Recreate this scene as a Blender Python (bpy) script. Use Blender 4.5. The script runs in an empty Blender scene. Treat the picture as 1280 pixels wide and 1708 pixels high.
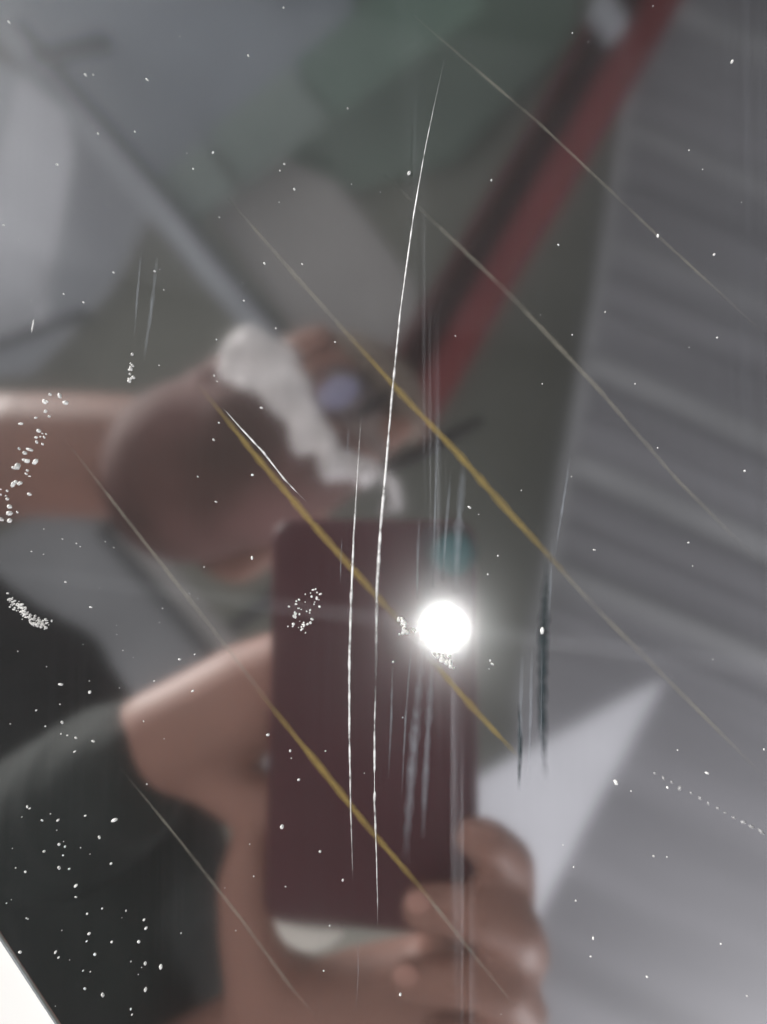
import bpy, bmesh, math, random
from mathutils import Vector, Matrix, Quaternion
from mathutils import noise as mnoise

random.seed(7)
S = bpy.context.scene
COL = S.collection
R = math.radians

# ------------------------------------------------------------------ camera
H = 0.145                       # height of the phone's lens above the polished sheet
FPX = 1328.0                    # focal length in photo pixels (1280 wide)
FOOT = (756, 922)               # where the plumb line under the lens shows
cam_d = bpy.data.cameras.new('camera')
cam = bpy.data.objects.new('camera', cam_d)
COL.objects.link(cam)
cam_d.sensor_fit = 'HORIZONTAL'
cam_d.sensor_width = 36.0
cam_d.lens = 36.0 * FPX / 1280.0
cam_d.clip_start = 0.001
cam_d.clip_end = 60.0
d0 = Vector(((FOOT[0] - 640) / FPX, -(FOOT[1] - 854) / FPX, -1.0)).normalized()
CQ = d0.rotation_difference(Vector((0, 0, -1)))
CP = Vector((0, 0, H))
cam.location = CP
cam.rotation_mode = 'QUATERNION'
cam.rotation_quaternion = CQ
cam_d.dof.use_dof = True
cam_d.dof.focus_distance = 0.146
cam_d.dof.aperture_fstop = cam_d.lens / 3.0       # a 3.0 mm wide phone aperture
S.camera = cam

# ------------------------------------------------------------------ light
W = bpy.data.worlds.new('World')
S.world = W
W.use_nodes = True
bg = W.node_tree.nodes['Background']
bg.inputs['Color'].default_value = (0.93, 0.97, 1.0, 1)
bg.inputs['Strength'].default_value = 0.32


def area(name, loc, target, size, size_y, power, color=(1, 1, 1), spread=180):
    l = bpy.data.lights.new(name, 'AREA')
    l.shape = 'RECTANGLE'
    l.size, l.size_y = size, size_y
    l.energy = power
    l.color = color
    l.spread = R(spread)
    o = bpy.data.objects.new(name, l)
    COL.objects.link(o)
    o.location = loc
    o.rotation_mode = 'QUATERNION'
    o.rotation_quaternion = (Vector(target) - Vector(loc)).to_track_quat('-Z', 'Y')
    return o


area('overhead_tube_lamp', (-2.8, 2.0, 1.75), (0, 0, 0), 1.3, 0.35, 37, (1.0, 0.98, 0.95), 70)
area('added_lower_right_light', (2.0, -3.1, 1.0), (0.9, -1.2, 2.4), 1.2, 1.6, 140, (0.97, 0.97, 1.0))  # unseen area light added to brighten the sheeting towards the lower right

S.view_settings.view_transform = 'Standard'
S.view_settings.look = 'None'
S.view_settings.exposure = 0.0
S.view_settings.gamma = 1.0
S.view_settings.use_curve_mapping = False
S.render.engine = 'CYCLES'
cy = S.cycles
cy.use_denoising = True
cy.max_bounces = 8
cy.glossy_bounces = 5
cy.diffuse_bounces = 3
cy.transparent_max_bounces = 12
cy.caustics_reflective = True
cy.blur_glossy = 0.6
cy.sample_clamp_indirect = 3.0


# ------------------------------------------------------------------ places
def ray(u, v):
    return CQ @ Vector(((u - 640) / FPX, -(v - 854) / FPX, -1.0))


def sh(u, v, z=0.0):            # a point on the sheet
    w = ray(u, v)
    p = CP + w * ((H - z) / -w.z)
    return Vector((p.x, p.y, z))


def V(u, v, D):                 # a point overhead, D below the lens as its mirror image
    w = ray(u, v)
    p = CP + w * (D / -w.z)
    return Vector((p.x, p.y, D - H))


BZ = 0.004                      # the phone's back lies this far behind the lens front
PN = CQ @ Vector((0, 0, 1))


def P(u, v, off=0.0):           # a point on the phone's back plane (off > 0: towards the sheet)
    w = ray(u, v)
    s = sh(u, v)
    r = Vector((w.x, w.y, -w.z))
    p0 = CP + PN * (BZ - off)
    t = (p0 - s).dot(PN) / r.dot(PN)
    return s + r * t


def local(p):
    return CQ.inverted() @ (p - CP)


# ------------------------------------------------------------------ materials
def srgb(*c):
    return tuple((x / 255 / 12.92) if x / 255 <= 0.04045 else ((x / 255 + 0.055) / 1.055) ** 2.4 for x in c)


def mat(name, col, rough=0.6, vary=0.18, scale=8.0, metallic=0.0, bump=0.0, bscale=60.0, spec=0.3, col2=None,
        stretch=None, sss=0.0):
    m = bpy.data.materials.new(name)
    m.use_nodes = True
    nt = m.node_tree
    b = nt.nodes['Principled BSDF']
    b.inputs['Roughness'].default_value = rough
    b.inputs['Metallic'].default_value = metallic
    b.inputs['Specular IOR Level'].default_value = spec
    if sss:
        b.inputs['Subsurface Weight'].default_value = sss
        b.inputs['Subsurface Radius'].default_value = (0.006, 0.003, 0.002)
    tc = nt.nodes.new('ShaderNodeTexCoord')
    mp = nt.nodes.new('ShaderNodeMapping')
    if stretch:
        mp.vector_type = 'TEXTURE'                        # turn first, then stretch
        mp.inputs['Rotation'].default_value = (0, 0, stretch[0])
        mp.inputs['Scale'].default_value = (1 / stretch[1], 1 / stretch[2], 1)
    nt.links.new(tc.outputs['Object'], mp.inputs['Vector'])
    nz = nt.nodes.new('ShaderNodeTexNoise')
    nz.inputs['Scale'].default_value = scale
    nz.inputs['Detail'].default_value = 4
    nt.links.new(mp.outputs['Vector'], nz.inputs['Vector'])
    rp = nt.nodes.new('ShaderNodeValToRGB')
    rp.color_ramp.elements[0].position = 0.3
    rp.color_ramp.elements[1].position = 0.7
    c2 = col2 or tuple(min(1, x * (1 + vary)) for x in col)
    rp.color_ramp.elements[0].color = tuple(x * (1 - vary) for x in col) + (1,)
    rp.color_ramp.elements[1].color = tuple(c2) + (1,)
    nt.links.new(nz.outputs['Fac'], rp.inputs['Fac'])
    nt.links.new(rp.outputs['Color'], b.inputs['Base Color'])
    if bump:
        n2 = nt.nodes.new('ShaderNodeTexNoise')
        n2.inputs['Scale'].default_value = bscale
        nt.links.new(mp.outputs['Vector'], n2.inputs['Vector'])
        bp = nt.nodes.new('ShaderNodeBump')
        bp.inputs['Strength'].default_value = bump
        bp.inputs['Distance'].default_value = 0.01
        nt.links.new(n2.outputs['Fac'], bp.inputs['Height'])
        nt.links.new(bp.outputs['Normal'], b.inputs['Normal'])
    return m


def steel_mat():
    m = bpy.data.materials.new('mirror_polished_steel')
    m.use_nodes = True
    nt = m.node_tree
    nt.nodes.clear()
    out = nt.nodes.new('ShaderNodeOutputMaterial')
    tc = nt.nodes.new('ShaderNodeTexCoord')
    # faint unevenness of the polish
    nz = nt.nodes.new('ShaderNodeTexNoise')
    nz.inputs['Scale'].default_value = 14
    nz.inputs['Detail'].default_value = 2
    nt.links.new(tc.outputs['Object'], nz.inputs['Vector'])
    bp = nt.nodes.new('ShaderNodeBump')
    bp.inputs['Strength'].default_value = 0.10
    bp.inputs['Distance'].default_value = 0.001
    nt.links.new(nz.outputs['Fac'], bp.inputs['Height'])
    # hairline brushing, along the picture's vertical
    mp = nt.nodes.new('ShaderNodeMapping')
    mp.inputs['Rotation'].default_value = (0, 0, R(3))
    mp.inputs['Scale'].default_value = (900, 9, 1)
    nt.links.new(tc.outputs['Object'], mp.inputs['Vector'])
    nb = nt.nodes.new('ShaderNodeTexNoise')
    nb.inputs['Scale'].default_value = 1.0
    nb.inputs['Detail'].default_value = 3
    nt.links.new(mp.outputs['Vector'], nb.inputs['Vector'])
    mirror = nt.nodes.new('ShaderNodeBsdfGlossy')
    mirror.inputs['Color'].default_value = (0.87, 0.87, 0.865, 1)
    mirror.inputs['Roughness'].default_value = 0.064
    nt.links.new(bp.outputs['Normal'], mirror.inputs['Normal'])
    haze = nt.nodes.new('ShaderNodeBsdfGlossy')
    haze.inputs['Color'].default_value = (0.9, 0.92, 0.95, 1)
    haze.inputs['Roughness'].default_value = 0.30
    bpb = nt.nodes.new('ShaderNodeBump')
    bpb.inputs['Strength'].default_value = 0.25
    bpb.inputs['Distance'].default_value = 0.0004
    nt.links.new(nb.outputs['Fac'], bpb.inputs['Height'])
    brush = nt.nodes.new('ShaderNodeBsdfAnisotropic')
    brush.inputs['Color'].default_value = (0.85, 0.9, 1.0, 1)
    brush.inputs['Roughness'].default_value = 0.20
    brush.inputs['Anisotropy'].default_value = 0.9
    tg = nt.nodes.new('ShaderNodeTangent')
    tg.direction_type = 'RADIAL'
    tg.axis = 'Y'
    cx = nt.nodes.new('ShaderNodeCombineXYZ')
    cx.inputs['X'].default_value = 1.0
    cx.inputs['Y'].default_value = 0.06
    nt.links.new(cx.outputs['Vector'], brush.inputs['Tangent'])
    dif = nt.nodes.new('ShaderNodeBsdfDiffuse')
    dif.inputs['Color'].default_value = (0.7, 0.72, 0.72, 1)
    m1 = nt.nodes.new('ShaderNodeMixShader')
    mps = nt.nodes.new('ShaderNodeMapping')
    mps.vector_type = 'TEXTURE'
    mps.inputs['Rotation'].default_value = (0, 0, R(-48))
    mps.inputs['Scale'].default_value = (1 / 14, 1 / 60, 1)
    nt.links.new(tc.outputs['Object'], mps.inputs['Vector'])
    ns = nt.nodes.new('ShaderNodeTexNoise')
    ns.inputs['Scale'].default_value = 1.0
    ns.inputs['Detail'].default_value = 6
    nt.links.new(mps.outputs['Vector'], ns.inputs['Vector'])
    ms = nt.nodes.new('ShaderNodeMapRange')
    ms.inputs['From Min'].default_value = 0.35
    ms.inputs['From Max'].default_value = 0.75
    ms.inputs['To Min'].default_value = 0.025
    ms.inputs['To Max'].default_value = 0.065
    nt.links.new(ns.outputs['Fac'], ms.inputs['Value'])
    nt.links.new(ms.outputs[0], m1.inputs[0])
    bloom = nt.nodes.new('ShaderNodeBsdfGlossy')
    bloom.inputs['Color'].default_value = (0.9, 0.92, 0.95, 1)
    bloom.inputs['Roughness'].default_value = 0.20
    m0 = nt.nodes.new('ShaderNodeMixShader')
    m0.inputs[0].default_value = 0.05
    nt.links.new(mirror.outputs[0], m0.inputs[1])
    nt.links.new(bloom.outputs[0], m0.inputs[2])
    cross = nt.nodes.new('ShaderNodeBsdfAnisotropic')
    cross.inputs['Color'].default_value = (0.9, 0.93, 1.0, 1)
    cross.inputs['Roughness'].default_value = 0.13
    cross.inputs['Anisotropy'].default_value = 0.95
    cc = nt.nodes.new('ShaderNodeCombineXYZ')
    cc.inputs['X'].default_value = 0.12
    cc.inputs['Y'].default_value = 1.0
    nt.links.new(cc.outputs['Vector'], cross.inputs['Tangent'])
    mc = nt.nodes.new('ShaderNodeMixShader')
    mc.inputs[0].default_value = 0.006
    nt.links.new(m0.outputs[0], mc.inputs[1])
    nt.links.new(cross.outputs[0], mc.inputs[2])
    nt.links.new(mc.outputs[0], m1.inputs[1])
    nt.links.new(haze.outputs[0], m1.inputs[2])
    m2 = nt.nodes.new('ShaderNodeMixShader')
    nt.links.new(m1.outputs[0], m2.inputs[1])
    nt.links.new(brush.outputs[0], m2.inputs[2])
    mr = nt.nodes.new('ShaderNodeMapRange')
    mr.inputs['From Min'].default_value = 0.45
    mr.inputs['From Max'].default_value = 0.75
    mr.inputs['To Min'].default_value = 0.0
    mr.inputs['To Max'].default_value = 0.035
    nt.links.new(nb.outputs['Fac'], mr.inputs['Value'])
    nt.links.new(mr.outputs[0], m2.inputs[0])
    m3 = nt.nodes.new('ShaderNodeMixShader')
    m3.inputs[0].default_value = 0.009
    nt.links.new(m2.outputs[0], m3.inputs[1])
    nt.links.new(dif.outputs[0], m3.inputs[2])
    nt.links.new(m3.outputs[0], out.inputs['Surface'])
    return m


def film_mat(name, col, alpha, rough=0.4, lo=0.4, hi=1.5, scale=420):
    """a thin stain that lets the polish show through"""
    m = bpy.data.materials.new(name)
    m.use_nodes = True
    nt = m.node_tree
    b = nt.nodes['Principled BSDF']
    b.inputs['Base Color'].default_value = tuple(col) + (1,)
    b.inputs['Roughness'].default_value = rough
    tc = nt.nodes.new('ShaderNodeTexCoord')
    nz = nt.nodes.new('ShaderNodeTexNoise')
    nz.inputs['Scale'].default_value = scale
    nz.inputs['Detail'].default_value = 5
    nt.links.new(tc.outputs['Object'], nz.inputs['Vector'])
    mr = nt.nodes.new('ShaderNodeMapRange')
    mr.inputs['From Min'].default_value = 0.3
    mr.inputs['From Max'].default_value = 0.7
    mr.inputs['To Min'].default_value = alpha * lo
    mr.inputs['To Max'].default_value = alpha * hi
    nt.links.new(nz.outputs['Fac'], mr.inputs['Value'])
    at = nt.nodes.new('ShaderNodeAttribute')
    at.attribute_name = 'fade'
    mu = nt.nodes.new('ShaderNodeMath')
    mu.operation = 'MULTIPLY'
    nt.links.new(mr.outputs[0], mu.inputs[0])
    nt.links.new(at.outputs['Fac'], mu.inputs[1])
    nt.links.new(mu.outputs[0], b.inputs['Alpha'])
    return m


def emit_mat(name, col, strength):
    m = bpy.data.materials.new(name)
    m.use_nodes = True
    nt = m.node_tree
    nt.nodes.clear()
    out = nt.nodes.new('ShaderNodeOutputMaterial')
    e = nt.nodes.new('ShaderNodeEmission')
    e.inputs['Color'].default_value = tuple(col) + (1,)
    e.inputs['Strength'].default_value = strength
    nt.links.new(e.outputs[0], out.inputs['Surface'])
    return m


# ------------------------------------------------------------------ mesh helpers
def link(name, me, m, parent=None, smooth=True):
    o = bpy.data.objects.new(name, me)
    COL.objects.link(o)
    if m:
        me.materials.append(m)
    if smooth:
        for p in me.polygons:
            p.use_smooth = True
    if parent:
        o.parent = parent
        o.matrix_parent_inverse = parent.matrix_basis.inverted()
    return o


def obj(name, bm, m, parent=None, smooth=True):
    bmesh.ops.recalc_face_normals(bm, faces=bm.faces)
    me = bpy.data.meshes.new(name)
    bm.to_mesh(me)
    bm.free()
    return link(name, me, m, parent, smooth)


def tag(o, label=None, cat=None, group=None, kind=None):
    if label: o['label'] = label
    if cat: o['category'] = cat
    if group: o['group'] = group
    if kind: o['kind'] = kind
    return o


def empty(name, loc):
    o = bpy.data.objects.new(name, None)
    o.location = loc
    COL.objects.link(o)
    return o


def prism(bm, pts, vec):
    """closed slab: polygon pts pushed along vec"""
    a = [bm.verts.new(p) for p in pts]
    b = [bm.verts.new(p + vec) for p in pts]
    bm.faces.new(a)
    bm.faces.new(b[::-1])
    n = len(pts)
    for i in range(n):
        bm.faces.new((a[i], b[i], b[(i + 1) % n], a[(i + 1) % n]))


def slab(name, px, D, thick, m, parent=None, bevel=0.004):
    """an overhead slab whose lower face outlines px; D one value or one per corner"""
    Ds = D if isinstance(D, (list, tuple)) else [D] * len(px)
    bm = bmesh.new()
    prism(bm, [V(u, v, d) for (u, v), d in zip(px, Ds)], Vector((0, 0, thick)))
    if bevel:
        bmesh.ops.recalc_face_normals(bm, faces=bm.faces)
        bmesh.ops.bevel(bm, geom=list(bm.edges), offset=bevel, segments=2, affect='EDGES')
    return obj(name, bm, m, parent, smooth=False)


def bar_px(u0, v0, u1, v1, w):
    """four corners of a band w photo pixels wide between two points"""
    d = Vector((u1 - u0, v1 - v0)).normalized()
    n = Vector((-d.y, d.x)) * (w / 2)
    return [(u0 + n.x, v0 + n.y), (u1 + n.x, v1 + n.y), (u1 - n.x, v1 - n.y), (u0 - n.x, v0 - n.y)]


def tube_bm(pts, rads, seg=14, bm=None):
    bm = bm or bmesh.new()
    rings = []
    n = len(pts)
    ref = Vector((0.13, 0.31, 0.94))
    for i, p in enumerate(pts):
        t = (pts[min(i + 1, n - 1)] - pts[max(i - 1, 0)]).normalized()
        x = t.cross(ref).normalized()
        y = t.cross(x)
        rings.append([bm.verts.new(p + (x * math.cos(a) + y * math.sin(a)) * rads[i])
                      for a in (k * 2 * math.pi / seg for k in range(seg))])
    for a, b in zip(rings, rings[1:]):
        for k in range(seg):
            bm.faces.new((a[k], a[(k + 1) % seg], b[(k + 1) % seg], b[k]))
    bm.faces.new(rings[0])
    bm.faces.new(rings[-1][::-1])
    return bm


def limb(bm, pts, rads):
    """a chain of tapering capsules, later fused into one skin"""
    n = len(pts)
    for p, r in zip(pts, rads):
        add_ball_low(bm, p, r)
    for i in range(n - 1):
        tube_bm([pts[i], pts[i + 1]], [rads[i] * 0.995, rads[i + 1] * 0.995], 28, bm)


def add_ball_low(bm, c, r):
    ret = bmesh.ops.create_icosphere(bm, subdivisions=4 if r > 0.03 else 3, radius=r)
    bmesh.ops.translate(bm, verts=ret['verts'], vec=c)


def fuse(bm, voxel, smooth=8, fold=0.0, fscale=30.0):
    me = bpy.data.meshes.new('tmp')
    bm.to_mesh(me)
    bm.free()
    o = bpy.data.objects.new('tmp', me)
    COL.objects.link(o)
    rm = o.modifiers.new('r', 'REMESH')
    rm.mode = 'VOXEL'
    rm.voxel_size = voxel
    sm = o.modifiers.new('s', 'SMOOTH')
    sm.iterations = smooth
    sm.factor = 0.5
    dg = bpy.context.evaluated_depsgraph_get()
    me2 = bpy.data.meshes.new_from_object(o.evaluated_get(dg))
    bpy.data.objects.remove(o)
    if fold:
        me2.update()
        nrm = [v.normal.copy() for v in me2.vertices]
        for v, n in zip(me2.vertices, nrm):
            q = v.co
            k = mnoise.noise(Vector((q.x * fscale, q.y * fscale * 0.45, q.z * fscale)))
            k = 1 - abs(k) * 2
            v.co = q + n * (fold * k)
    return me2


def dome(outline, D, bulge, back, rings=6, nz=0.0):
    """closed cushion over a pixel outline, bulging towards the sheet"""
    bm = bmesh.new()
    cu = sum(p[0] for p in outline) / len(outline)
    cv = sum(p[1] for p in outline) / len(outline)
    n = len(outline)
    front = []
    for k in range(rings):
        s = 1 - k / rings
        d = D - bulge * math.sqrt(max(0, 1 - s * s))
        front.append([bm.verts.new(V(cu + (u - cu) * s, cv + (v - cv) * s,
                                     d + nz * mnoise.noise(Vector((u * 0.03, v * 0.03, k * 0.9))))) for u, v in outline])
    tip = bm.verts.new(V(cu, cv, D - bulge))
    rear = [bm.verts.new(V(u, v, D + back)) for u, v in outline]
    rc = bm.verts.new(V(cu, cv, D + back))
    for a, b in zip(front, front[1:]):
        for i in range(n):
            bm.faces.new((a[i], a[(i + 1) % n], b[(i + 1) % n], b[i]))
    for i in range(n):
        bm.faces.new((front[-1][i], front[-1][(i + 1) % n], tip))
        bm.faces.new((front[0][i], rear[i], rear[(i + 1) % n], front[0][(i + 1) % n]))
        bm.faces.new((rear[i], rc, rear[(i + 1) % n]))
    return bm


def spline(pts, per=8):
    """Catmull-Rom through px tuples (closed)"""
    n = len(pts)
    out = []
    for i in range(n):
        p0, p1, p2, p3 = (Vector(pts[(i + k - 1) % n]) for k in range(4))
        for j in range(per):
            t = j / per
            out.append(tuple(0.5 * (2 * p1 + (p2 - p0) * t + (2 * p0 - 5 * p1 + 4 * p2 - p3) * t * t + (3 * p1 - p0 - 3 * p2 + p3) * t ** 3)))
    return out


# ------------------------------------------------------------------ palette
M = {
    'steel': steel_mat(),
    'table': mat('white_table_top', (0.86, 0.86, 0.85), 0.5, 0.03, 20),
    'groove': film_mat('bright_scratch', (0.84, 0.84, 0.84), 1.0, lo=0.15, hi=1.6, scale=520),
    'hair': film_mat('faint_scratch', (0.5, 0.55, 0.62), 0.16),
    'chatter': mat('chatter_mark', (0.28, 0.28, 0.29), 0.5, 0.2, 900),
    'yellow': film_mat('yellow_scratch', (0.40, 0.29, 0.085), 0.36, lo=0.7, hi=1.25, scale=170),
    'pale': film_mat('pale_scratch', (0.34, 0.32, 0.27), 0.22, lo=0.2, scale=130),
    'dark_line': film_mat('dark_scratch', (0.01, 0.025, 0.03), 0.85, lo=0.5, hi=1.2),  # dark film for the upright lines beside the flash
    'dust': mat('pale_dust', (0.72, 0.715, 0.70), 0.4, 0.35, 260, spec=0.8),
    'ceil': mat('ceiling_paint', srgb(144, 143, 134), 0.8, 0.16, 1.3),
    'grey': mat('grey_paint', srgb(172, 173, 179), 0.7, 0.12, 2.0),
    'bluegrey': mat('blue_grey_paint', srgb(158, 162, 170), 0.7, 0.14, 2.2),
    'light': mat('off_white_paint', srgb(212, 210, 216), 0.6, 0.08, 3),
    'green': mat('pale_green_panel', srgb(146, 156, 150), 0.6, 0.14, 2.5),
    'green2': mat('green_panel', srgb(122, 140, 129), 0.6, 0.14, 2.5),
    'greendark': mat('dull_green_paint', srgb(120, 132, 122), 0.7, 0.12, 1.5),
    'bar': mat('dark_bar', srgb(44, 45, 48), 0.7, 0.15, 4),
    'dark': mat('dark_bar_and_shade', srgb(70, 72, 74), 0.7, 0.15, 4),
    'warm': mat('warm_grey_board', srgb(165, 160, 158), 0.7, 0.10, 2.0),
    'midgrey': mat('mid_grey_paint', srgb(146, 145, 147), 0.7, 0.14, 3),
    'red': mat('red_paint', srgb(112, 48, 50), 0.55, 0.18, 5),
    'red_shade': mat('red_recess_shade', srgb(66, 38, 35), 0.7, 0.2, 6),  # shade of the channel's recess, painted as a darker red-brown
    'sheet': mat('corrugated_sheet', srgb(124, 122, 126), 0.5, 0.34, 1.0, stretch=(R(-24), 0.4, 8)),
    'skin': mat('skin', srgb(136, 100, 90), 0.55, 0.10, 18, sss=0.15),
    'jaw': mat('brown_chin', srgb(80, 58, 52), 0.8, 0.3, 11, col2=srgb(110, 78, 76)),
    'mask': mat('white_cloth', srgb(222, 216, 218), 0.85, 0.3, 45, bump=0.3, bscale=150),
    'black': mat('black_cloth', (0.014, 0.014, 0.015), 0.85, 0.35, 14, bump=0.3, bscale=60),
    'olive': mat('dark_green_cloth', (0.013, 0.0165, 0.016), 0.85, 0.3, 10, bump=0.3, bscale=60),
    'phone': mat('dark_red_phone_back', srgb(64, 25, 33), 0.45, 0.10, 30, spec=0.25),
    'module': mat('dark_glass_plate', srgb(58, 46, 52), 0.25, 0.1, 60, spec=0.5),
    'phone_rim': mat('dark_red_metal', srgb(110, 50, 60), 0.3, 0.08, 30, metallic=0.6),
    'lens_ring': mat('lens_ring', (0.03, 0.04, 0.045), 0.3, 0.1, 60, metallic=0.5),
    'lens_glass': mat('teal_coated_glass', srgb(46, 92, 98), 0.15, 0.15, 90, spec=0.8),
    'white': mat('white_plastic', srgb(215, 210, 205), 0.5, 0.05, 40),
    'frame': mat('dark_frame', (0.02, 0.018, 0.02), 0.8, 0.2, 50, spec=0.1),
    'lens_blue': mat('blue_lens', srgb(140, 138, 168), 0.3, 0.1, 50, spec=0.6),
    'hairm': mat('grey_hair', srgb(120, 108, 100), 0.8, 0.3, 60, bump=0.6, bscale=200),
    'eye_shade': mat('eye_shade_patch', srgb(124, 111, 108), 0.8, 0.25, 40),
    'nail': mat('nail', srgb(168, 126, 116), 0.4, 0.05, 40),
    'flash': emit_mat('lit_flash', (1.0, 0.985, 0.95), 215.0),
}

# ------------------------------------------------------------------ table and polished sheet
e_dir = (sh(80, 1710) - sh(0, 1588)).normalized()          # the edge of the sheet that shows
n_in = Vector((-e_dir.y, e_dir.x, 0))
if n_in.dot(sh(640, 854) - sh(0, 1588)) < 0:
    n_in = -n_in
EDGE = sh(40, 1649)
T = 0.003
bm = bmesh.new()
L0, L1, DEP = -0.30, 0.22, 0.46
quad = [EDGE + e_dir * L0, EDGE + e_dir * L1, EDGE + e_dir * L1 + n_in * DEP, EDGE + e_dir * L0 + n_in * DEP]
prism(bm, [q + Vector((0, 0, -T)) for q in quad], Vector((0, 0, T)))
bmesh.ops.recalc_face_normals(bm, faces=bm.faces)
top_edges = [e for e in bm.edges if all(v.co.z > -1e-5 for v in e.verts)]
bmesh.ops.bevel(bm, geom=top_edges, offset=0.0022, segments=6, affect='EDGES', profile=0.5)
steel = obj('steel_sheet', bm, M['steel'], smooth=False)
for p in steel.data.polygons:
    p.use_smooth = p.area < 0.01
tag(steel, 'mirror-polished steel sheet, scratched and dusty, filling the picture', 'metal sheet')

bm = bmesh.new()
c0 = EDGE + n_in * 0.2
ax = [(-0.7, -0.55), (0.7, -0.55), (0.7, 0.55), (-0.7, 0.55)]
prism(bm, [c0 + e_dir * a + n_in * b + Vector((0, 0, -T - 0.0301)) for a, b in ax], Vector((0, 0, 0.03)))
bmesh.ops.recalc_face_normals(bm, faces=bm.faces)
bmesh.ops.bevel(bm, geom=list(bm.edges), offset=0.003, segments=2, affect='EDGES')
table = obj('table', bm, M['table'], smooth=False)
tag(table, 'white table surface past the lower left edge of the steel', 'table')


# ------------------------------------------------------------------ scratches on the sheet
def scratch(pts, w, m, h=0.00006, jit=0.25, name='scratch', label=None, step=7.0, z=0.00001, gaps=0.0, taper=1):
    """a long low ridge through px points; w: width in photo px at each point"""
    bm = bmesh.new()
    path = []
    for (a, wa), (b, wb) in zip(zip(pts, w), zip(pts[1:], w[1:])):
        n = max(2, int(math.hypot(b[0] - a[0], b[1] - a[1]) / step))
        for i in range(n):
            t = i / n
            path.append((a[0] + (b[0] - a[0]) * t, a[1] + (b[1] - a[1]) * t, wa + (wb - wa) * t))
    path.append((pts[-1][0], pts[-1][1], w[-1]))
    sd = random.random() * 100
    rows = []
    for i, (u, v, ww) in enumerate(path):
        a, b = path[max(i - 1, 0)], path[min(i + 1, len(path) - 1)]
        d = Vector((b[0] - a[0], b[1] - a[1])).normalized()
        nn = Vector((-d.y, d.x))
        k = 1 + jit * 2 * mnoise.noise(Vector((i * 0.37, sd, 0)))
        if gaps and mnoise.noise(Vector((i * 0.11, sd + 9, 0))) < -0.35 + gaps:
            k *= 0.25
        off = 1.2 * jit * mnoise.noise(Vector((i * 0.23, sd + 5, 0)))
        hw = max(0.25, ww * k / 2)
        u, v = u + nn.x * off, v + nn.y * off
        rows.append((bm.verts.new(sh(u + nn.x * hw, v + nn.y * hw, z)),
                     bm.verts.new(sh(u, v, z + h * min(1.5, hw))),
                     bm.verts.new(sh(u - nn.x * hw, v - nn.y * hw, z))))
    for a, b in zip(rows, rows[1:]):
        bm.faces.new((a[0], a[1], b[1], b[0]))
        bm.faces.new((a[1], a[2], b[2], b[1]))
        bm.faces.new((a[2], a[0], b[0], b[2]))
    bm.faces.new(rows[0])
    bm.faces.new(rows[-1][::-1])
    o = obj(name, bm, m, steel, smooth=False)
    fa = o.data.attributes.new('fade', 'FLOAT', 'POINT')      # thin at its sides and ends
    nr = len(rows)
    for i in range(nr):
        e = min(1.0, 4.5 * min(i, nr - 1 - i) / nr) if taper == 1 else math.sin(math.pi * i / (nr - 1))
        fa.data[i * 3 + 1].value = e
    if label:
        o['label'] = label
    return o


scratch([(742, 95), (728, 160), (711, 240), (690, 360), (668, 520), (654, 660), (644, 780), (635, 880), (629, 980), (627, 1140)],
        [0.8, 1.2, 2.0, 2.6, 3.4, 4.6, 5.4, 6.2, 6.6, 5.0], M['groove'], label='longest bright white scratch')
scratch([(627, 1142), (625, 1220), (625, 1340), (628, 1420), (630, 1500), (630, 1548)],
        [3.0, 4.0, 5.2, 2.4, 2.0, 1.0], M['groove'], gaps=0.12, label='broken lower end of the longest scratch')
scratch([(603, 690), (596, 800), (590, 900), (586, 1000), (583, 1100), (583, 1220), (585, 1340), (588, 1440), (589, 1472)],
        [1.5, 2.8, 4.2, 5.4, 5.2, 4.2, 3.0, 2.4, 1.2], M['groove'], label='second bright white scratch, left of the longest')
scratch([(583, 700), (580, 740), (578, 770)], [1, 2, 0.8], M['hair'])
scratch([(571, 895), (569, 930), (568, 975)], [1.5, 4, 1], M['hair'])
scratch([(372, 680), (400, 712), (440, 755), (475, 800), (512, 838)], [1, 3.5, 4, 3.2, 1], M['groove'], label='short diagonal bright scratch')
scratch([(597, 1560), (598, 1620), (594, 1690)], [1, 2, 1], M['hair'])
scratch([(57, 532), (52, 556)], [5, 2], M['groove'])

scratch([(914, 925), (907, 1050), (905, 1180), (910, 1305)], [14, 24, 20, 14], M['dark_line'], h=0.00001, taper=2, label='dark upright line right of the flash')
scratch([(866, 1170), (868, 1240), (866, 1320)], [6, 9, 7], M['dark_line'], h=0.00001, taper=2)
# slanting yellowish lines
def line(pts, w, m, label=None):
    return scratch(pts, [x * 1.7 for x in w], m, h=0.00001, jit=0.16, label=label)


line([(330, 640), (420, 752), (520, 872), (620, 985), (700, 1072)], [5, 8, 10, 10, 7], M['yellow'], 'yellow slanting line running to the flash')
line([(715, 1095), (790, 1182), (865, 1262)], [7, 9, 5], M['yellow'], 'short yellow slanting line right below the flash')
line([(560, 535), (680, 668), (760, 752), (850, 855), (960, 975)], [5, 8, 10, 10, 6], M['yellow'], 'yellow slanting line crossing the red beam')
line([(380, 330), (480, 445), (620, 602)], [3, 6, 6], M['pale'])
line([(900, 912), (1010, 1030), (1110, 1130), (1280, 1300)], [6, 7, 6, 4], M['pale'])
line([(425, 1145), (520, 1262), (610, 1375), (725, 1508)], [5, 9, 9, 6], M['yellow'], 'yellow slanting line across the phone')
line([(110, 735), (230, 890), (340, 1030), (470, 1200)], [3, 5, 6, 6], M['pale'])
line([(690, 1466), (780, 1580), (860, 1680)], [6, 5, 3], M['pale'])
line([(640, 290), (740, 385), (850, 490), (1000, 650), (1130, 800), (1275, 945)], [3, 6, 7, 6, 5, 4], M['pale'])
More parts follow.
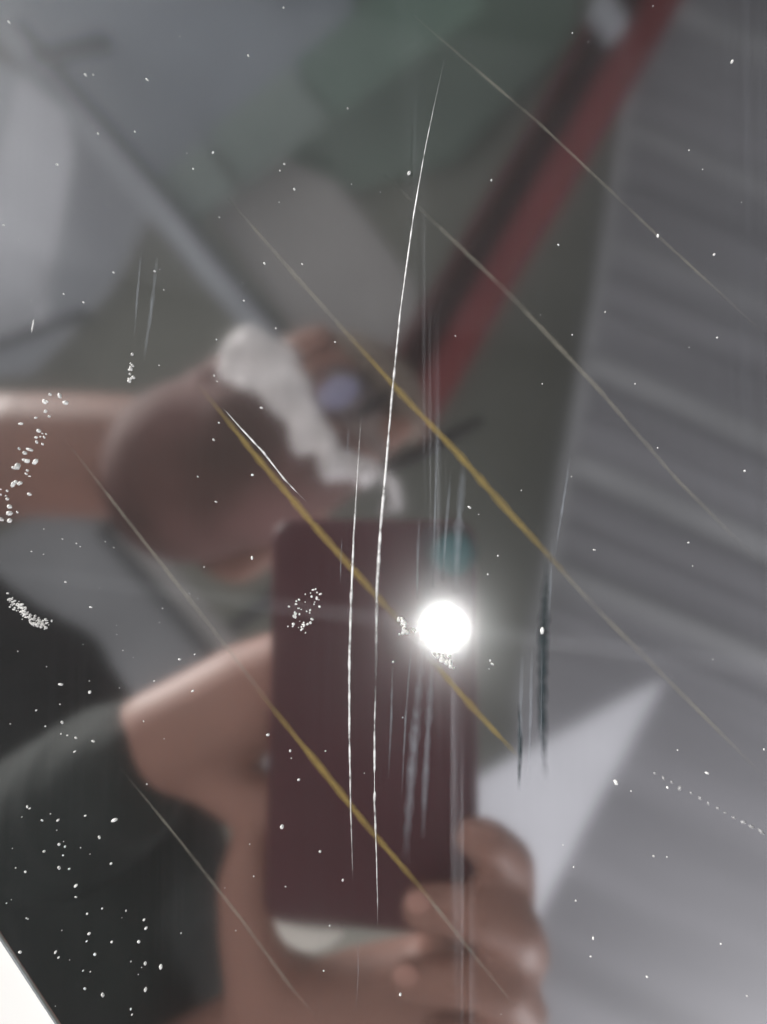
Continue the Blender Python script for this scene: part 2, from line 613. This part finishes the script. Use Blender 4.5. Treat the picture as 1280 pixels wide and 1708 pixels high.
line([(690, 25), (800, 120), (900, 205), (1000, 300), (1100, 395), (1280, 560)], [3, 4, 4, 4, 4, 3], M['pale'])
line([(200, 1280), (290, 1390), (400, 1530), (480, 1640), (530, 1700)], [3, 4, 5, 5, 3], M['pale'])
# upright hairlines below and beside the flash
for (u0, v0, u1, v1, w) in [(705, 1085, 676, 1440, 26), (722, 1100, 705, 1400, 18), (686, 1080, 670, 1330, 6), (655, 1110, 648, 1300, 6),
                            (730, 700, 722, 980, 6), (752, 790, 738, 970, 8), (774, 770, 760, 990, 22), (700, 860, 696, 1000, 8),
                            (905, 1060, 903, 1290, 12), (888, 1080, 882, 1300, 9), (872, 1090, 866, 1310, 12), (922, 900, 914, 1045, 8),
                            (952, 760, 925, 930, 8), (262, 430, 240, 600, 10), (236, 420, 224, 560, 6)]:
    um = (u0 + u1) / 2 + random.uniform(-2, 2)
    scratch([(u0, v0), (um, (v0 + v1) / 2), (u1, v1)], [w * 0.6, w * 0.8, w * 0.6], M['hair'], h=0.00001, jit=0.3, taper=2)

# ------------------------------------------------------------------ dust
def grain(bm, u, v, d):
    r = d * 0.109e-3 / 2
    ret = bmesh.ops.create_icosphere(bm, subdivisions=1, radius=r)
    s = random.random() * 50
    st = random.uniform(0.75, 1.7)
    a = random.uniform(0, math.pi)
    c, sn = math.cos(a), math.sin(a)
    base = sh(u, v, r * 0.55)
    for q in ret['verts']:
        k = 1 + 0.7 * mnoise.noise(q.co * 900 + Vector((s, 0, 0)))
        x, y = q.co.x * k * st, q.co.y * k / st ** 0.5
        q.co = base + Vector((x * c - y * sn, x * sn + y * c, q.co.z * k * 0.9))


specks = [(473, 12, 6), (15, 36, 8), (414, 92, 5), (142, 124, 7), (155, 124, 4), (245, 132, 6), (95, 274, 7), (322, 281, 5), (225, 219, 5),
          (163, 222, 5), (355, 254, 5), (474, 273, 5), (467, 284, 5), (491, 315, 6), (366, 362, 6), (441, 439, 6), (504, 440, 6),
          (258, 452, 6), (189, 454, 5), (106, 490, 6), (139, 504, 6), (273, 483, 4), (460, 547, 7), (407, 501, 5), (361, 566, 6),
          (357, 626, 6), (362, 636, 5), (682, 288, 7), (1098, 393, 8), (1192, 424, 5), (932, 408, 5), (1222, 102, 6), (1090, 9, 5),
          (1197, 563, 5), (559, 570, 4), (365, 705, 6), (356, 733, 6), (360, 837, 6), (421, 792, 6), (436, 680, 5), (330, 795, 4),
          (1243, 785, 8), (992, 917, 5), (1149, 905, 5), (1156, 944, 4), (783, 846, 5), (799, 858, 4), (831, 927, 5), (814, 958, 4),
          (420, 931, 6), (299, 1100, 7), (321, 1153, 7), (205, 1085, 4), (257, 1136, 4), (109, 971, 6), (151, 1013, 6), (271, 1015, 5),
          (149, 1155, 7), (100, 1142, 7), (155, 1237, 8), (112, 1227, 6), (126, 1231, 6), (103, 1205, 6), (124, 1254, 7), (447, 1226, 7),
          (484, 1253, 6), (486, 1265, 4), (543, 1253, 7), (498, 1301, 7), (190, 1369, 9), (96, 1369, 8), (70, 1369, 6), (45, 1346, 6),
          (49, 1349, 6), (165, 1397, 6), (142, 1361, 5), (470, 1380, 9), (534, 1421, 6), (572, 1469, 7), (550, 1545, 7), (185, 1441, 7),
          (150, 1425, 4), (73, 1421, 6), (108, 1413, 8), (98, 1409, 6), (98, 1448, 6), (115, 1450, 5), (126, 1478, 9), (126, 1497, 7),
          (145, 1525, 5), (240, 1535, 7), (243, 1549, 6), (148, 1558, 7), (144, 1571, 6), (186, 1572, 5), (231, 1572, 8), (158, 1593, 7),
          (92, 1589, 6), (97, 1598, 7), (33, 1589, 6), (138, 1620, 5), (141, 1650, 6), (171, 1661, 6), (242, 1608, 6), (268, 1614, 9),
          (242, 1652, 7), (218, 1684, 7), (220, 1693, 5), (170, 1516, 5), (210, 1520, 5), (42, 1455, 6), (1028, 1305, 12), (1114, 1314, 7),
          (961, 1503, 7), (1091, 1429, 6), (1113, 1430, 6), (986, 1596, 5), (990, 1566, 6), (1203, 1575, 5), (1080, 1630, 5), (1247, 1662, 5),
          (905, 1052, 11), (870, 818, 4), (818, 1102, 7), (822, 1108, 6), (816, 1116, 5), (608, 1290, 4), (656, 1104, 6), (672, 1197, 4),
          (668, 1660, 6), (940, 1410, 4), (1180, 1290, 5), (6, 375, 5), (60, 1185, 5), (316, 990, 5), (540, 1620, 4), (1060, 640, 4),
          (1150, 250, 4), (820, 300, 4), (580, 180, 4), (300, 60, 4), (760, 560, 4), (1010, 520, 4), (905, 640, 4), (1190, 1100, 4)]
bm = bmesh.new()
for u, v, d in specks:
    grain(bm, u, v, d * random.uniform(0.42, 0.78))
for _ in range(80):                                     # the finest grains, thick along the left
    if random.random() < 0.65:
        u = abs(random.gauss(0, 170))
        v = random.uniform(880, 1700)
    else:
        u, v = random.uniform(0, 1280), random.uniform(0, 1708)
    if (u * 1.5 + 1620) < v:
        continue
    grain(bm, u, v, random.uniform(1.2, 2.4))
dust = obj('dust', bm, M['dust'], smooth=True)
tag(dust, 'fine pale dust specks scattered over the polished steel', 'dust', kind='stuff')


def clump(label, spots, n, d, spread):
    bm = bmesh.new()
    for k in range(n):
        a, b = random.choice(list(zip(spots, spots[1:])))
        t = random.random()
        u = a[0] + (b[0] - a[0]) * t + random.gauss(0, spread)
        v = a[1] + (b[1] - a[1]) * t + random.gauss(0, spread)
        grain(bm, max(u, 0.5), v, random.uniform(*d))
    o = obj('dust_clump', bm, M['dust'])
    tag(o, label, 'dust', 'clumps of dust on the steel', 'stuff')


clump('thick white powder smear at the left edge of the steel', [(18, 1000), (34, 1015), (48, 1030), (66, 1042), (76, 1040)], 170, (1.2, 4.2), 4)
clump('small dust patch at upper left of the phone reflection', [(522, 985), (528, 1000), (518, 1010), (512, 1040), (490, 1045), (500, 1000)], 48, (1.6, 5), 7)
clump('string of shiny specks by the left edge, over the neck', [(97, 661), (70, 690), (62, 730), (45, 760), (40, 800), (12, 830), (6, 890)], 46, (2.5, 8.5), 10)
clump('short upright row of specks above the neck', [(222, 590), (217, 612), (216, 645)], 11, (3.5, 6.5), 3)
clump('bright speck streak at the left rim of the flash', [(668, 1035), (674, 1046), (670, 1056), (690, 1050)], 26, (3, 6), 3)
clump('bright speck streak at the lower rim of the flash', [(722, 1088), (740, 1100), (756, 1112)], 26, (3, 6), 3)
bm = bmesh.new()
for k in range(13):
    grain(bm, 1092 + k * 15 + random.uniform(-2, 2), 1290 + k * 8.2 + random.uniform(-2, 2), random.uniform(4, 7))
o = obj('dust_clump', bm, M['chatter'])
tag(o, 'faint dotted row of specks at the lower right', 'dust', 'clumps of dust on the steel', 'stuff')


# ------------------------------------------------------------------ phone over the sheet
def rrect(x0, x1, y0, y1, r, n=8):
    out = []
    for cx, cy_, a0 in ((x1 - r, y1 - r, 0), (x0 + r, y1 - r, 90), (x0 + r, y0 + r, 180), (x1 - r, y0 + r, 270)):
        for k in range(n + 1):
            a = R(a0 + 90 * k / n)
            out.append((cx + r * math.cos(a), cy_ + r * math.sin(a)))
    return out


def from_local(x, y, z):
    return CP + CQ @ Vector((x, y, z))


TL, BR = local(P(452, 866)), local(P(796, 1572))
px0, px1 = sorted((TL.x, BR.x))
py0, py1 = sorted((TL.y, BR.y))
print('PHONE mm', (px1 - px0) * 1000, (py1 - py0) * 1000)
phone = empty('phone', from_local((px0 + px1) / 2, py0, BZ))


def layer_body(name, layers, m):
    """stack of rounded rectangles: (inset, z)"""
    bm = bmesh.new()
    rings = []
    for ins, z in layers:
        rings.append([bm.verts.new(from_local(x, y, z)) for x, y in rrect(px0 + ins, px1 - ins, py0 + ins, py1 - ins, max(0.002, 0.0085 - ins))])
    n = len(rings[0])
    for a, b in zip(rings, rings[1:]):
        for i in range(n):
            bm.faces.new((a[i], a[(i + 1) % n], b[(i + 1) % n], b[i]))
    bm.faces.new(rings[0])
    bm.faces.new(rings[-1][::-1])
    return obj(name, bm, m, phone)


layer_body('back_cover', [(0.0035, BZ), (0.0022, BZ + 0.0002), (0.0010, BZ + 0.0008), (0.0004, BZ + 0.0018), (0.0003, BZ + 0.003)], M['phone'])
layer_body('rim', [(0.0001, BZ + 0.0031), (0.0, BZ + 0.004), (0.0, BZ + 0.0065), (0.0006, BZ + 0.0078)], M['phone_rim'])


def disc(name, cx, cy_, r, z0, z1, m, parent, seg=32, inner=0.0):
    bm = bmesh.new()
    prof = [(inner, z1), (r * 0.92, z1), (r, z1 - (z1 - z0) * 0.3), (r, z0), (inner, z0)] if inner else [(r * 0.9, z1), (r, z1 - (z1 - z0) * 0.3), (r, z0)]
    rings = [[bm.verts.new(from_local(cx + q * math.cos(a), cy_ + q * math.sin(a), z)) for a in (k * 2 * math.pi / seg for k in range(seg))] for q, z in prof]
    pairs = list(zip(rings, rings[1:]))
    if inner:
        pairs.append((rings[-1], rings[0]))
    for a, b in pairs:
        for i in range(seg):
            bm.faces.new((a[i], a[(i + 1) % seg], b[(i + 1) % seg], b[i]))
    if not inner:
        bm.faces.new(rings[0])
        bm.faces.new(rings[-1][::-1])
    return obj(name, bm, m, parent)


q0, q1 = local(P(700, 872)), local(P(790, 1102))
bm = bmesh.new()
prism(bm, [from_local(x, y, BZ) for x, y in rrect(q0.x, q1.x, q1.y, q0.y, 0.006)], -PN * 0.0006)
obj('camera_module', bm, M['module'], phone, smooth=False)
ring = disc('lens_ring', 0, 0, 0.0090, BZ - 0.0007, BZ - 0.0018, M['lens_ring'], phone, inner=0.0076)
disc('lens_glass', 0, 0, 0.0074, BZ - 0.0007, BZ - 0.0012, M['lens_glass'], ring)
FL = local(P(741, 1046))
fl_ring = disc('flash_ring', FL.x, FL.y, 0.0050, BZ - 0.0007, BZ - 0.0012, M['phone_rim'], phone, inner=0.0039)
fl = disc('flash_lamp', FL.x, FL.y, 0.0036, BZ - 0.0007, BZ - 0.0016, M['flash'], phone)
fl['label'] = 'dazzling white lit flash'
# the white piece that peeps out under the lower corner
crescent = spline([(457, 1528), (480, 1542), (520, 1550), (572, 1556), (552, 1578), (515, 1589), (482, 1576), (464, 1552)], 5)
bm = bmesh.new()
prism(bm, [P(u, v, -0.0082) for u, v in crescent], PN * 0.0015)
tab = obj('edge_tab', bm, M['white'], phone, smooth=False)
tab['label'] = 'white curved tab under the lower corner'
tag(phone, 'dark red phone held over the steel, its flash lit, seen reflected', 'phone')

# ------------------------------------------------------------------ person leaning over the sheet
bm = bmesh.new()
# neck, chest, shoulders
limb(bm, [V(240, 765, 0.61), V(60, 760, 0.63), V(-180, 770, 0.68)], [0.050, 0.052, 0.062])
limb(bm, [V(-180, 770, 0.68), V(-420, 820, 0.80), V(-800, 900, 0.86)], [0.075, 0.12, 0.135])
limb(bm, [V(-330, 500, 0.80), V(-420, 820, 0.80), V(-330, 1150, 0.76)], [0.06, 0.10, 0.06])
# head
limb(bm, [V(335, 790, 0.60), V(440, 765, 0.60)], [0.068, 0.066])
limb(bm, [V(440, 765, 0.60), V(540, 695, 0.62)], [0.066, 0.062])
limb(bm, [V(540, 695, 0.64), V(590, 665, 0.70)], [0.060, 0.055])
limb(bm, [V(600, 735, 0.59), V(652, 722, 0.575), V(672, 712, 0.575)], [0.020, 0.012, 0.009])          # nose
# far arm: hand behind the phone's left side
limb(bm, [V(-330, 1150, 0.76), V(-250, 1500, 0.58), V(20, 1420, 0.42), P(290, 1232, -0.034)], [0.05, 0.042, 0.034, 0.024])
limb(bm, [P(290, 1232, -0.034), P(420, 1165, -0.034), P(520, 1120, -0.032)], [0.0235, 0.024, 0.021])
for k in range(4):
    v0 = 1050 + k * 50
    limb(bm, [P(520, 1075 + k * 34, -0.030), P(600, v0, -0.026), P(665 + (12, 22, 15, -10)[k], v0 - 5, -0.022), P(700 + (15, 30, 20, -15)[k], v0, -0.020)],
         [0.011, 0.0095, 0.0085, 0.0075])
limb(bm, [P(345, 1270, -0.036), P(415, 1335, -0.032), P(470, 1345, -0.026), P(520, 1335, -0.022)], [0.017, 0.0125, 0.0105, 0.009])  # thumb
# near arm: palm under the lower end of the phone, fingers round its right edge
limb(bm, [V(-330, 1150, 0.76), V(-60, 1800, 0.52), V(180, 1900, 0.42), P(470, 1740, -0.036)], [0.05, 0.044, 0.036, 0.026])
limb(bm, [P(470, 1740, -0.036), P(610, 1690, -0.036), P(760, 1640, -0.034)], [0.026, 0.024, 0.020])
limb(bm, [P(560, 1760, -0.036), P(720, 1740, -0.034), P(830, 1700, -0.028)], [0.024, 0.020, 0.013])
limb(bm, [P(470, 1700, -0.036), P(425, 1560, -0.034), P(412, 1470, -0.028), P(424, 1405, -0.022)], [0.022, 0.0145, 0.012, 0.0095])    # thumb
limb(bm, [P(760, 1560, -0.030), P(850, 1490, -0.018), P(848, 1440, -0.006), P(812, 1405, 0.008), P(790, 1398, 0.010)],
     [0.014, 0.0105, 0.0098, 0.0085, 0.0075])
limb(bm, [P(760, 1610, -0.032), P(872, 1590, -0.016), P(858, 1552, 0.000), P(790, 1522, 0.0105), P(704, 1514, 0.010)],
     [0.014, 0.0108, 0.0102, 0.0096, 0.0082])
limb(bm, [P(760, 1680, -0.032), P(868, 1690, -0.014), P(838, 1650, 0.000), P(770, 1634, 0.006), P(684, 1634, 0.005)],
     [0.014, 0.0105, 0.0098, 0.0092, 0.0078])
limb(bm, [P(760, 1750, -0.030), P(850, 1770, -0.014), P(800, 1738, -0.002), P(725, 1730, 0.002)], [0.013, 0.0098, 0.0088, 0.0072])
person = link('person', fuse(bm, 0.0024, 14), M['skin'])
tag(person, 'person in dark clothes leaning over and photographing the steel, seen reflected', 'person')

# darker brown piece over chin and throat, mask, ears, glasses
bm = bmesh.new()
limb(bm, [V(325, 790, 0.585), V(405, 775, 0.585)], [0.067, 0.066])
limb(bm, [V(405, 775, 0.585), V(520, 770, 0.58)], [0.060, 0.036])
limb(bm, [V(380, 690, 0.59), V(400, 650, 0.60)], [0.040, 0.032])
jaw = link('chin_piece', fuse(bm, 0.003, 8, 0.0035, 17), M['jaw'], person)
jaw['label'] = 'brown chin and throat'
bm = bmesh.new()
for u, v, d, r in [(424, 598, 0.572, 0.021), (408, 640, 0.568, 0.018), (456, 618, 0.568, 0.019), (428, 672, 0.560, 0.020), (470, 664, 0.560, 0.022),
                   (460, 704, 0.556, 0.018), (498, 706, 0.560, 0.019), (496, 742, 0.555, 0.016), (530, 744, 0.560, 0.016), (548, 772, 0.558, 0.012),
                   (576, 772, 0.562, 0.011), (608, 784, 0.564, 0.008)]:
    add_ball_low(bm, V(u, v, d), r)
mask = link('face_mask', fuse(bm, 0.002, 12, 0.0040, 34), M['mask'], person)
mask['label'] = 'white mask'
obj('mask_loop', tube_bm([V(632, 780, 0.53), V(656, 806, 0.545), V(664, 842, 0.57), V(640, 850, 0.58)], [0.003, 0.004, 0.004, 0.003]), M['mask'], mask)
ear = obj('ear', dome(spline([(466, 574), (500, 552), (542, 544), (556, 566), (532, 592), (500, 606)], 4), 0.575, 0.012, 0.04, 4), M['skin'], person)
obj('ear', dome(spline([(330, 940), (385, 915), (450, 892), (540, 868), (520, 900), (460, 940), (405, 972), (360, 966)], 4), 0.60, 0.014, 0.03, 4), M['skin'], person)
hair = obj('hair', dome(spline([(548, 560), (610, 560), (690, 622), (712, 690), (690, 740), (640, 690), (590, 620)], 4), 0.60, 0.03, 0.06, 5, 0.01), M['hairm'], person)
gl = obj('glasses', tube_bm([V(596, 694, 0.535), V(624, 676, 0.53), V(652, 656, 0.54)], [0.0035, 0.0045, 0.003]), M['frame'], person)
lens1 = [(566 + 36 * math.cos(a), 655 + 27 * math.sin(a) - 8 * math.cos(a)) for a in (k * math.pi / 10 for k in range(20))]
obj('lens', dome(lens1, 0.555, 0.004, 0.003, 4), M['lens_blue'], gl)
rimp = [V(566 + 50 * math.cos(a), 654 + 42 * math.sin(a), 0.556) for a in (k * math.pi / 16 for k in range(33))]
obj('lens_rim', tube_bm(rimp, [0.0014] * 33, 8), M['frame'], gl)
obj('temple', tube_bm([V(640, 778, 0.535), V(690, 760, 0.53), V(745, 730, 0.54), V(802, 702, 0.56)], [0.004, 0.0055, 0.0045, 0.003]), M['frame'], gl)
obj('eye_shade', dome(spline([(512, 640), (540, 690), (600, 735), (650, 770), (640, 700), (620, 640), (560, 606)], 4), 0.568, 0.010, 0.02, 4), M['eye_shade'], person)  # patch added beside the eye, the shade there held in its colour

# clothes
bm = bmesh.new()
limb(bm, [V(-420, 900, 0.80), V(-140, 1120, 0.66), V(40, 1170, 0.60), V(95, 1330, 0.55)], [0.16, 0.10, 0.068, 0.075])
limb(bm, [V(-820, 900, 0.86), V(-420, 860, 0.80)], [0.155, 0.155])
shirt = link('shirt', fuse(bm, 0.005, 6, 0.003, 26), M['black'], person)
shirt['label'] = 'black shirt front'
bm = bmesh.new()
limb(bm, [V(-330, 1150, 0.74), V(-250, 1500, 0.57), V(10, 1425, 0.42), P(210, 1288, -0.036)], [0.065, 0.055, 0.042, 0.030])
limb(bm, [V(-330, 1150, 0.74), V(60, 1500, 0.46), V(190, 1490, 0.42)], [0.07, 0.055, 0.052])
limb(bm, [V(205, 1470, 0.42), V(212, 1760, 0.42), V(230, 1900, 0.40)], [0.056, 0.056, 0.05])
sleeve = link('sleeve', fuse(bm, 0.004, 6, 0.003, 30), M['olive'], person)
sleeve['label'] = 'dark green sleeves'
# nails
for (u, v, off) in [(697, 1506, 0.0185), (676, 1627, 0.0125)]:
    bm = bmesh.new()
    add_ball_low(bm, Vector((0, 0, 0)), 0.0045)
    c = P(u, v, off)
    for q in bm.verts:
        q.co = c + Vector((q.co.x * 1.0, q.co.y * 0.8, q.co.z * 0.25))
    obj('fingernail', bm, M['nail'], person)

# ------------------------------------------------------------------ overhead structure, seen only in the polish
ceil = slab('ceiling', [(-900, -900), (2200, -900), (2200, 2600), (-900, 2600)], 3.1, 0.08, M['ceil'], bevel=0)
tag(ceil, 'dim grey green ceiling high above, seen reflected', kind='structure')


def board(name, px, D, thick, m, label, cat, group=None):
    return tag(slab(name, px, D, thick, m), label, cat, group)


board('ceiling_panel', [(-200, -200), (520, -200), (600, 30), (250, 330), (60, 120)], 2.95, 0.05, M['bluegrey'], 'blue grey ceiling panel in the upper left of the reflection', 'panel')
board('ceiling_panel', [(60, 130), (250, 330), (180, 470), (40, 620), (-300, 640), (-200, 0)], 2.92, 0.05, M['grey'], 'pale grey ceiling panel behind the upper left light strip', 'panel')
board('light_strip', [(32, 118), (104, 176), (112, 240), (58, 545), (-40, 575), (-40, 380)], 2.5, 0.05, M['light'], 'off white strip panel at the left edge of the reflection', 'panel')
board('ceiling_board', [(345, 345), (470, 262), (560, 300), (690, 470), (700, 640), (560, 640)], 2.88, 0.05, M['warm'], 'wide warm grey board behind the head and the red beam', 'board')
board('ceiling_panel', [(500, -250), (1000, -250), (960, 60), (760, 260), (520, 330), (440, 200)], 3.0, 0.05, M['greendark'], 'dull green ceiling panel at top centre left of the red beam', 'panel')
gp = empty('green_panel_row', V(400, 200, 2.7))
a0, a1 = Vector((262, 352)), Vector((700, 0))
dr = (a1 - a0).normalized()
nn = Vector((-dr.y, dr.x))
Lg = (a1 - a0).length
for (t0, t1, w0, w1, m) in [(0.0, 0.235, 48, 46, 'green'), (0.255, 0.575, 50, 52, 'green'), (0.595, 1.15, 54, 62, 'green2')]:
    p, q = a0 + dr * Lg * t0, a0 + dr * Lg * t1
    slab('panel', [tuple(p + nn * w0), tuple(q + nn * w1), tuple(q - nn * w1), tuple(p - nn * w0)], 2.72, 0.06, M[m], gp)
tag(gp, 'row of pale green panels running up to the top of the reflection', 'panel row')

bmn = empty('ceiling_beam', V(300, 380, 2.6))
slab('flange', bar_px(0, 40, 480, 602, 34), 2.55, 0.03, M['grey'], bmn)
slab('web', bar_px(28, 33, 505, 590, 16), 2.62, 0.20, M['dark'], bmn)  # shadow side of the beam, its shade painted in dark grey
tag(bmn, 'grey slanting beam with a dark edge reaching the white mask', 'beam')
bmn = empty('ceiling_beam', V(270, 1000, 2.6))
slab('flange', bar_px(205, 880, 420, 1130, 34), 2.50, 0.03, M['warm'], bmn)
slab('web', bar_px(165, 880, 375, 1122, 20), 2.58, 0.20, M['dark'], bmn)
tag(bmn, 'pale slanting beam with a dark edge between neck and wrist', 'beam')
board('ceiling_panel', [(60, 860), (180, 870), (400, 1120), (470, 1300), (100, 1300), (-100, 950)], 2.9, 0.05, M['midgrey'], 'smooth grey panel above the black shirt', 'panel')
board('crossbar', bar_px(52, 92, 182, 66, 22), 2.45, 0.03, M['bar'], 'short dark bar near the upper left corner', 'bar')
board('crossbar', bar_px(-60, 592, 142, 518, 16), 2.45, 0.03, M['bar'], 'dark bar under the off white strip panel', 'bar')
board('crossbar', bar_px(350, 1075, 470, 985, 26), 2.62, 0.03, M['dark'], 'dark bar left of the phone under the chin', 'bar')

# red channel beam
rb = empty('red_beam', V(880, 350, 2.2))
def rbar(off, w):
    return bar_px(640 + off, 724, 1122 + off, -95, w)
slab('flange', rbar(36, 58), 2.20, 0.06, M['red'], rb, bevel=0.012)
slab('web', rbar(-22, 64), 2.34, 0.04, M['red_shade'], rb)
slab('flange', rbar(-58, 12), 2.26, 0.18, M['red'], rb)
slab('inner_wall', rbar(8, 8), 2.27, 0.16, M['red_shade'], rb)
tag(rb, 'dark red painted channel beam slanting to the upper right', 'beam')
cl = board('beam_clamp', [(985, 10), (1010, -30), (1050, 30), (1020, 60)], 2.14, 0.05, M['grey'], 'small grey clamp at the top of the red beam', 'clamp')

# corrugated sheeting on the right
cg = empty('corrugated_roof', V(1150, 900, 2.5))
left = [(1085, -120), (1060, 120), (1000, 520), (925, 930), (870, 1180), (800, 1760)]
slab('base_sheet', left + [(1700, 1760), (1700, -120)], 2.60, 0.03, M['sheet'], cg, bevel=0)


def left_x(v):
    for (ua, va), (ub, vb) in zip(left, left[1:]):
        if va <= v <= vb:
            return ua + (ub - ua) * (v - va) / (vb - va)
    return left[-1][0]


v = -420
k = 0
while v < 1050:
    u0 = left_x(max(min(v, 1750), -120)) if v > -120 else 1085
    vs = v
    if v < -120:
        u0 = 1085 + (-120 - v) / 0.44
        vs = -120
    if u0 < 1500:
        u1 = 1600
        v1 = vs + (u1 - u0) * 0.44
        w = random.uniform(14, 40)
        slab('rib', bar_px(u0 + 6, vs + 2, u1, v1, w), 2.590 - random.uniform(0, 0.006), 0.007, M['sheet'] if k % 3 else M['midgrey'], cg, bevel=0.003)
    k += 1
    v += random.uniform(44, 84)
slab('edge_trim', [(1072, -120), (1046, 120), (986, 520), (911, 930), (858, 1180), (876, 1180), (931, 930), (1006, 520), (1066, 120), (1092, -120)], 2.55, 0.05, M['midgrey'], cg, bevel=0)
tag(cg, 'grey ribbed sheeting filling the right side of the reflection', 'roof')
board('white_panel', [(1112, 1128), (868, 1590), (700, 1640), (760, 1320), (860, 1262)], 2.35, 0.03, M['light'], 'pale triangular panel right of the fingers', 'panel')

print('TRIS', sum(len(o.data.loop_triangles) if o.data.calc_loop_triangles() is None else 0 for o in bpy.data.objects if o.type == 'MESH'))
